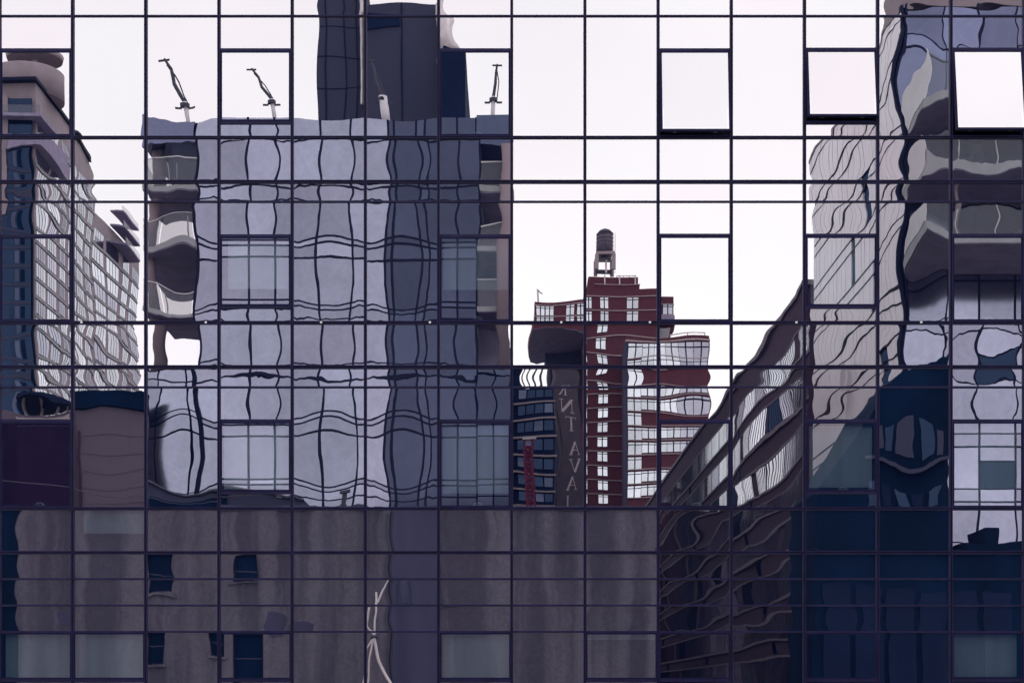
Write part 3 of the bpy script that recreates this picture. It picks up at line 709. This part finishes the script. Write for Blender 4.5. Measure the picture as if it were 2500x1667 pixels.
for px in (1642, 1682, 1720): MB().tube([(wx(px, r), wy(r) - 1, wz(826, r)), (wx(px, r), wy(r) - 1, wz(818, r))], .1, 6).build('roof_rail_post', 'steel', B)
MB().tube([(wx(1510, R), Y - 5, wz(658, R)), (wx(1554, R), Y - 5, wz(658, R))], .1, 6).build('roof_rail', 'steel', B)
for px in (1510, 1526, 1540, 1554): MB().tube([(wx(px, R), Y - 5, wz(665, R)), (wx(px, R), Y - 5, wz(658, R))], .09, 6).build('roof_rail_post', 'steel', B)
for px in (1481, 1516, 1553): MB().tube([(wx(px, R), Y - 3.7, wz(684, R)), (wx(px, R), Y - 3.7, wz(660, R))], .17, 6).build('flue', 'steel', B)
for px in (1445, 1452): MB().tube([(wx(px, R), Y - 6, wz(671, R)), (wx(px, R), Y - 6, wz(665, R))], .3, 8).build('roof_vent', 'dark_steel', B)
T = thing('water_tank', 'old round wooden water tank with conical lid on concrete legs', 'water tank')
ty = Y - 10; R = (D - ty) / D; tx = wx(1478, R); k = PX * R; tr = 20 * k
MB().lathe([(tr, wz(622, R)), (tr * .985, wz(572, R))], tx, ty, 32).build('barrel', 'wood', T, True)
MB().lathe([(tr * 1.03, wz(572, R)), (tr * .6, wz(563, R)), (.15, wz(559, R))], tx, ty, 32).build('lid', 'dark_steel', T, True)
for j in range(6):
    z = wz(620 - j * 9, R); MB().lathe([(tr * 1.0 + .05, z), (tr * 1.0 + .05, z + .12)], tx, ty, 32).build('hoop', 'dark_steel', T)
for sx in (-1, 1):
    for sy in (-1, 1):
        x = tx + sx * 20 * k; MB().box(x - .42, x + .42, ty + sy * 3.4 - .4, ty + sy * 3.4 + .4, wz(664, R), wz(629.5, R)).build('leg', 'concrete', T)
for sy in (-1, 1): MB().box(tx - 22.5 * k, tx + 22.5 * k, ty + sy * 3.4 - .45, ty + sy * 3.4 + .45, wz(629.5, R), wz(623, R)).build('beam', 'concrete', T)
for j in range(5): MB().box(tx - 15 * k + j * 7.5 * k - .2, tx - 15 * k + j * 7.5 * k + .2, ty - 3, ty + 3, wz(623, R), wz(621.5, R)).build('joist', 'dark_steel', T)
MB().lathe([(tr * .8, wz(632, R)), (tr * .9, wz(624, R))], tx, ty, 20).build('tank_floor', 'dark_steel', T)
MB().box(tx - 20 * k, tx + 20 * k, ty - 3, ty - 2.6, wz(660, R), wz(650, R)).build('cross_wall', 'dark_steel', T)
MB().tube([(tx + .4, ty, wz(664, R)), (tx + .4, ty, wz(626, R))], .22).build('riser_pipe', 'steel', T)
lb = MB()
for s in (-.22, .22): lb.box(tx + tr + .3 + s - .03, tx + tr + .3 + s + .03, ty + .2, ty + .27, wz(664, R), wz(570, R))
for j in range(30): lb.box(tx + tr + .1, tx + tr + .5, ty + .21, ty + .26, wz(664, R) + j * .28, wz(664, R) + j * .28 + .05)
lb.build('ladder', 'steel', T)
R = 11.0
A = thing('roof_lamp', 'white bent lamp post on the left end of the brick tower roof', 'lamp post')
MB().tube([(wx(1315, R), Y - 2, wz(737, R)), (wx(1314, R), Y - 2, wz(696, R))], [.22, .18]).build('post', 'pale_frame', A)
MB().tube([(wx(1314, R), Y - 2, wz(697, R)), (wx(1319, R), Y - 2, wz(703, R)), (wx(1325, R), Y - 2, wz(706, R))], .12).build('arm', 'dark_steel', A)

# ---------------------------------------------------------------- tall dark sign wall with painted letters
R = 7.4; Y = wy(R)
B = thing('sign_building', 'narrow dark building with white serif letters painted down its wall', 'building')
MB().prism([(wx(1332, R), 0), (wx(1436, R), 0), (wx(1428, R), wz(1180, R)), (wx(1408, R), wz(930, R)), (wx(1402, R), wz(893, R)), (wx(1345, R), wz(893, R)), (wx(1352, R), wz(960, R)), (wx(1368, R), wz(1080, R)), (wx(1360, R), wz(1180, R))], lambda p, e: (p[0], (Y, Y - 14)[e], p[1])).build('wall', 'signwall', B)
boxpart('parapet', wx(1343, R), wx(1404, R), Y + .1, Y - 14, wz(893, R), wz(889, R), 'slate_dark', B)
GL = {  # serif capitals drawn as strokes (x0,y0,x1,y1,width); unit box, read from the street
 'R': [(.2, 0, .2, 1, .15), (.05, 0, .38, 0, .05), (.05, 1, .5, 1, .05), (.5, 1, .78, .86, .09), (.78, .86, .8, .66, .15), (.8, .66, .5, .5, .08), (.5, .5, .2, .5, .05), (.42, .5, .85, 0, .15), (.8, 0, 1, 0, .05)],
 'N': [(.15, 0, .15, 1, .05), (.15, 1, .85, 0, .17), (.85, 0, .85, 1, .05), (0, 0, .3, 0, .05), (0, 1, .2, 1, .05), (.7, 1, 1, 1, .05)],
 'T': [(.5, 0, .5, 1, .17), (.02, 1, .98, 1, .06), (.02, .85, .02, 1, .05), (.98, .85, .98, 1, .05), (.3, 0, .7, 0, .05)],
 'A': [(.5, 1, .12, 0, .06), (.5, 1, .88, 0, .17), (.25, .36, .74, .36, .05), (0, 0, .28, 0, .05), (.7, 0, 1, 0, .05)],
 'V': [(.12, 1, .5, 0, .17), (.5, 0, .88, 1, .06), (0, 1, .3, 1, .05), (.72, 1, 1, 1, .05)],
 'I': [(.5, 0, .5, 1, .17), (.3, 0, .7, 0, .05), (.3, 1, .7, 1, .05)]}
def letter(ch, px, py, hpx, wpx):
    b = MB(); k = PX * R; W_, H_ = wpx * k, hpx * k
    for i, (x0, z0, x1, z1, w) in enumerate(GL[ch]):
        # the wall faces +y, so reading left to right runs towards -x
        p = Vector((-(x0 - .5) * W_, z0 * H_)); q = Vector((-(x1 - .5) * W_, z1 * H_)); d = (q - p)
        n = Vector((-d.y, d.x)).normalized() * w * W_ * .5
        pts = [p + n, p - n, q - n, q + n]
        b.prism([tuple(a) for a in pts], lambda a, e: (a[0], (.004 + i * .003, .05 + i * .003)[e], a[1]))
    b.build('letter', 'letter', B, loc=(wx(px, R), Y, wz(py, R)))
for ch, px, py, h, w in (('R', 1374, 967, 32, 22), ('N', 1382, 1011, 32, 34), ('T', 1390, 1054, 32, 26), ('A', 1399, 1109, 30, 30), ('V', 1400, 1150, 30, 32), ('A', 1394, 1192, 32, 28), ('I', 1386, 1240, 34, 18)):
    letter(ch, px, py, h, w)
# dark glass mid-rise
R = 7.0; Y = wy(R)
B = thing('glass_midrise', 'dark glass mid-rise with thin pale floor edges left of the sign wall', 'building')
boxpart('wall', wx(1225, R), wx(1300, R), Y - 2, Y - 18, 0, wz(1010, R), 'slate_dark', B)
boxpart('wall', wx(1256, R), wx(1352, R), Y, Y - 18.2, 0, wz(948, R), 'slate_dark', B)
boxpart('stair_tower', wx(1246, R), wx(1274, R), Y - 6, Y - 16, 0, wz(872, R), 'slate_dark', B)
for k in range(8):
    z = wz(988 + 41 * k, R)
    if z > 0:
        boxpart('floor_edge', wx(1254, R), wx(1356, R), Y + .6, Y - 1, z - .1, z + .15, 'concrete', B)
        for q in range(4):
            a = 1268 + q * 21; boxpart('window', wx(a, R), wx(a + 18, R), Y - .1, Y + .1, z + .8, z + 2.1, 'win_dark' if (q + k) % 4 else 'curtain_dark', B)
            boxpart('window', wx(a, R), wx(a + 18, R), Y - .1, Y + .1, z - .9, z - .3, 'win_dark', B)
for k in range(5): boxpart('roof_fin', wx(1280 + k * 14, R) - .12, wx(1280 + k * 14, R) + .12, Y - .2, Y + .2, wz(948, R), wz(900, R), 'dark_steel', B)
T = thing('lattice_mast', 'dark red lattice mast with a white cap before the dark glass mid-rise', 'mast')
r = 4.2; y = wy(r); x0, x1 = wx(1287, r), wx(1306, r); z0, z1 = 0, wz(1074, r); w = x1 - x0
for sx in (x0, x1):
    for sy in (y, y - w): MB().box(sx - .09, sx + .09, sy - .09, sy + .09, z0, z1).build('post', 'red_steel', T)
lb = MB(); n = int((z1 - z0) / w)
for i in range(n):
    za = z0 + i * w
    for yy in (y, y - w):
        lb.tube([(x0, yy, za), (x1, yy, za + w)], .07, 5); lb.tube([(x0, yy, za + w), (x1, yy, za + w)], .08, 5); lb.tube([(x1, yy, za), (x0, yy, za + w)], .06, 5)
lb.build('lattice', 'red_steel', T)
MB().box(x0 - .2, x1 + .3, y + .2, y - w - .2, z1, z1 + .16).build('cap', 'pale_frame', T)

# ---------------------------------------------------------------- long banded brick building along the street, right
B = thing('banded_brick_building', 'long brick apartment building with ribbon windows and pale bands', 'building')
XB = 27.2; ya, yb = wy(4.5), wy(10.2); ZB = 46.5; nf = 10; fh = 4.4
boxpart('wall', XB, XB + 25, ya, yb, 0, ZB, 'band_brick', B)
boxpart('coping', XB - .25, XB + 25.2, ya + .3, yb - .3, ZB, ZB + .45, 'band_stone', B)
bars = MB(); nb = 24; bw = (yb - ya) / nb
rr = random.Random(9)
for fI in range(nf):
    z = ZB - 2.0 - (fI + 1) * fh + .6
    boxpart('stone_band', XB - .12, XB - .003, ya, yb, z - .3, z - .02, 'band_stone', B)
    boxpart('stone_band', XB - .09, XB - .002, ya, yb, z + 2.62, z + 2.8, 'band_stone', B)
    for k in range(nb):
        if (k + fI // 2) % 7 == 5: 
            boxpart('dark_window', XB - .12, XB + .02, ya + bw * (k + .3), ya + bw * (k + .5), z - 1.4, z - .5, 'win_dark', B)
        c0, c1 = ya + bw * (k + .04), ya + bw * (k + (.96 if (k + fI) % 5 else .6))
        boxpart('window', XB - .05, XB + .05, c0, c1, z, z + 2.6, 'win_sky' if rr.random() < .62 else ('win_mid' if rr.random() < .7 else 'win_dark'), B)
        for q in range(6):
            yy = c0 + (c1 - c0) * (q + .5) / 6; bars.box(XB - .062, XB - .02, yy - .13, yy + .13, z, z + 2.6)
bars.build('window_bars', 'dark_frame', B, kind='stuff')

# ---------------------------------------------------------------- unseen blocks added across that street so its windows mirror dark
labs = ('unseen added brick block nearest the pale glass tower', 'low unseen added brick block, second from the pale glass tower', 'unseen added brick block of middle height, third from the pale glass tower', 'unseen added brick block, fourth and tallest of its street row',
        'unseen added brick block, fifth from the pale glass tower', 'unseen added brick block, sixth from the pale glass tower', 'unseen added brick block, next to last of its street row', 'unseen added brick block at the far end of its street row')
for i, h in enumerate((50, 46, 51, 58, 54, 56, 53, 57)):
    ya, yb, lab = -100 - 52 * i, -151.5 - 52 * i, labs[i]
    q = thing('unseen_block', lab, 'building', 'unseen blocks added along the side street')
    boxpart('wall', -20, -2.2, ya, yb, 0, h, 'band_brick', q)
    boxpart('cornice', -20.3, -2.0, ya - .1, yb + .1, h, h + .5, 'dark_roof', q)
    for f_ in range(int(h / 3.5)):
        for j_ in range(9):
            c_ = ya + (yb - ya) * (j_ + .5) / 9
            boxpart('window', -2.25, -2.15, c_ - .6, c_ + .6, 1.2 + f_ * 3.5, 3.1 + f_ * 3.5, 'win_dark', q)

# ---------------------------------------------------------------- pale metal-panel tower, right edge
R = 3.2; Y = wy(R); YE = wy(4.16)
B = thing('panel_tower', 'tower with pale pink metal panels on its side and blue glass balconied front', 'building')
XP = wx(2205, R); ZP = 54.0; FH = 3.6
boxpart('body', XP + .12, XP + 40, Y - .3, YE, 0, ZP - .3, 'slate_dark', B)
boxpart('roof_block', XP + 1.2, XP + 40, Y - 2, Y - 11, ZP + .01, ZP + 7, 'tan_panel', B)
boxpart('coping', XP - .05, XP + 40, Y, YE, ZP, ZP + .25, 'tan_panel', B)
npn = 19; pw = (Y - YE) / npn; rr = random.Random(12)
dark = {(3, 9), (4, 4), (9, 6), (6, 2), (11, 10), (2, 6), (12, 3)}
wpat = [1.0, .7, 1.3, .8, 1.2, 1.0]; 
for j in range(15):
    z0, z1 = ZP - (j + 1) * FH, ZP - j * FH
    yy = Y - .25; i = 0
    boxpart('joint_strip', XP - .012, XP + .05, YE + .3, Y - .3, z1 - .98, z1 - .84, 'dark_frame', B)
    boxpart('joint_strip', XP - .012, XP + .05, YE + .3, Y - .3, z0 - .03, z0 + .1, 'dark_frame', B)
    while yy > YE + .3:
        w = pw * wpat[(i + (j % 3) * 2) % 6]; ye = max(yy - w, YE)
        if (j, i) in dark: boxpart('window', XP + .08, XP + .2, ye + .05, yy - .05, z0 + .06, z1 - .06, 'win_dark', B)
        else:
            boxpart('panel', XP + rr.uniform(0, .015), XP + .1, ye + .08, yy - .08, z0 + .11, z1 - .06, 'metal_panel', B)
        yy = ye; i += 1
boxpart('corner_post', XP - .02, XP + .16, Y - .2, Y + .05, 0, ZP, 'dark_frame', B)
sash = MB().box(XP - .5, XP - .45, wy(3.75), wy(3.71), 31.5, 34.5).build('open_sash', 'pale_frame', B)
xc = [XP + .3 + 2.35 * i for i in range(13)]
for j in range(15):
    z0, z1 = ZP - (j + 1) * FH, ZP - j * FH
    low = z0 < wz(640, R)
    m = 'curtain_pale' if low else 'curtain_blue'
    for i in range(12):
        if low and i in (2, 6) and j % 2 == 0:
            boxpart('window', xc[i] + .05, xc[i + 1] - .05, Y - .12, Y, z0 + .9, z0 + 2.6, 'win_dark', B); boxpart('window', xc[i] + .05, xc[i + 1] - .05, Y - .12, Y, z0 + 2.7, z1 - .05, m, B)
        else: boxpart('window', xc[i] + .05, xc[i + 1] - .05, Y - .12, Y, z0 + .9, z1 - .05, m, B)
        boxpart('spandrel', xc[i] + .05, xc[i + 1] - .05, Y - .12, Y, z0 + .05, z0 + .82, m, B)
    boxpart('transom', xc[0], xc[-1], Y - .2, Y + .04, z0 - .06, z0 + .06, 'dark_frame', B); boxpart('transom', xc[0], xc[-1], Y - .2, Y + .04, z0 + .81, z0 + .9, 'dark_frame', B)
for x in xc: boxpart('mullion', x - .06, x + .06, Y - .2, Y + .06, 0, ZP, 'dark_frame', B)
for k, py in enumerate((212, 392, 575)):
    r = 2.98; z = wz(py, r); xl = wx(2250, r)
    MB().prism([(xl, wy(r)), (xl + 16, wy(r)), (xl + 16, Y + .05), (XP + .3, Y + .05), (XP + .1, Y + 1.0)], lambda p, e: (p[0], p[1], (z - .45, z)[e])).build('balcony', 'slab', B)
    MB().prism([(xl + .06, wy(r) - .06), (xl + 15.9, wy(r) - .06), (xl + 15.9, Y + .08), (XP + .36, Y + .08), (XP + .16, Y + 1.0)], lambda p, e: (p[0], p[1], (z - .5, z - .452)[e])).build('soffit', 'soffit', B)
    for i in range(7):
        a = xl + .05 + i * 2.25; boxpart('railing', a, a + 2.15, wy(r) - .08, wy(r) - .06, z + .005, z + 1.75, 'rail_clear', B)
        boxpart('railing_post', a + 2.17, a + 2.23, wy(r) - .2, wy(r) - .12, z + .003, z + 1.8, 'pale_frame', B)
    MB().prism([(xl - .02, wy(r)), (xl + .03, wy(r) - .02), (XP + .13, Y + 1.0), (XP + .08, Y + 1.02)], lambda p, e: (p[0], p[1], (z + .005, z + 1.75)[e])).build('railing', 'pale_frame', B)
    ch = thing('balcony_chair', ('metal chair on the highest balcony of the panel tower', 'metal chair on the middle balcony of the panel tower', 'metal chair on the lowest balcony of the panel tower')[k], 'chair', 'chairs on the panel tower balconies')
    cx, cy = xl + 3.1 + k * .6, wy(r) - 1.2
    MB().box(cx - .3, cx + .3, cy - .3, cy + .3, z + .42, z + .48).build('seat', 'dark_steel', ch); MB().box(cx - .3, cx + .3, cy - .34, cy - .3, z + .48, z + 1.1).build('backrest', 'dark_steel', ch)
    for a in (-.27, .27):
        for b_ in (-.27, .27): MB().box(cx + a - .025, cx + a + .025, cy + b_ - .025, cy + b_ + .025, z + .002, z + .42).build('leg', 'dark_steel', ch)
MB().tube([(wx(2340, 3.05), wy(3.05), wz(575, 3.05)), (wx(2340, 3.05), wy(3.05), wz(392, 3.05))], .16, 10).build('column', 'concrete', B)

# ---------------------------------------------------------------- blocks low on the right, unlit look put into their navy colour
B = thing('dark_warehouse', 'navy warehouse coloured as if unlit, with sloping roof before the panel tower', 'building')
R = 2.5; Y = wy(R)
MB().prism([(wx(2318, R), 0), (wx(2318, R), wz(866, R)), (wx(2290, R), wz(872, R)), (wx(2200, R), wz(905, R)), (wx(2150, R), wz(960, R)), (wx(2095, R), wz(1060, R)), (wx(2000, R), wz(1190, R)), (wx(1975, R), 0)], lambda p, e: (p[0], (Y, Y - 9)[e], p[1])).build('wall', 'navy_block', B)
for k in range(5):
    boxpart('window', wx(2150 + 30 * k, R), wx(2172 + 30 * k, R), Y - .1, Y + .04, wz(1090 + k * 4, R), wz(1040 + k * 5, R), 'win_dark' if k % 2 else 'slate', B)
    boxpart('window', wx(2120 + 36 * k, R), wx(2146 + 36 * k, R), Y - .1, Y + .04, wz(1230, R), wz(1175, R), 'win_dark' if k % 2 == 0 else 'slate_dark', B)
boxpart('cornice', wx(2110, R), wx(2318, R), Y + .003, Y + .35, wz(1122, R), wz(1114, R), 'slate', B)
B = thing('dark_low_building', 'low flat dark building with a roof hut at the lower right', 'building')
R = 2.4; Y = wy(R)
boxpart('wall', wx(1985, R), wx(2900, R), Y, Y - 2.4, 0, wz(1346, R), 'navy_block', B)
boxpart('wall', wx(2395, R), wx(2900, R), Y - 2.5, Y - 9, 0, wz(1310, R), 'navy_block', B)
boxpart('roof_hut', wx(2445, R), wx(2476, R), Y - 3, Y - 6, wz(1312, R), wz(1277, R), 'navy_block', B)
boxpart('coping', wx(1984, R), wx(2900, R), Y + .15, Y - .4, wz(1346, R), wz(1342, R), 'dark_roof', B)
for k in range(6): boxpart('bay', wx(2010 + 78 * k, R), wx(2075 + 78 * k, R), Y + .003, Y + .08, 2, wz(1430 + 4 * k, R), 'slate_dark', B)
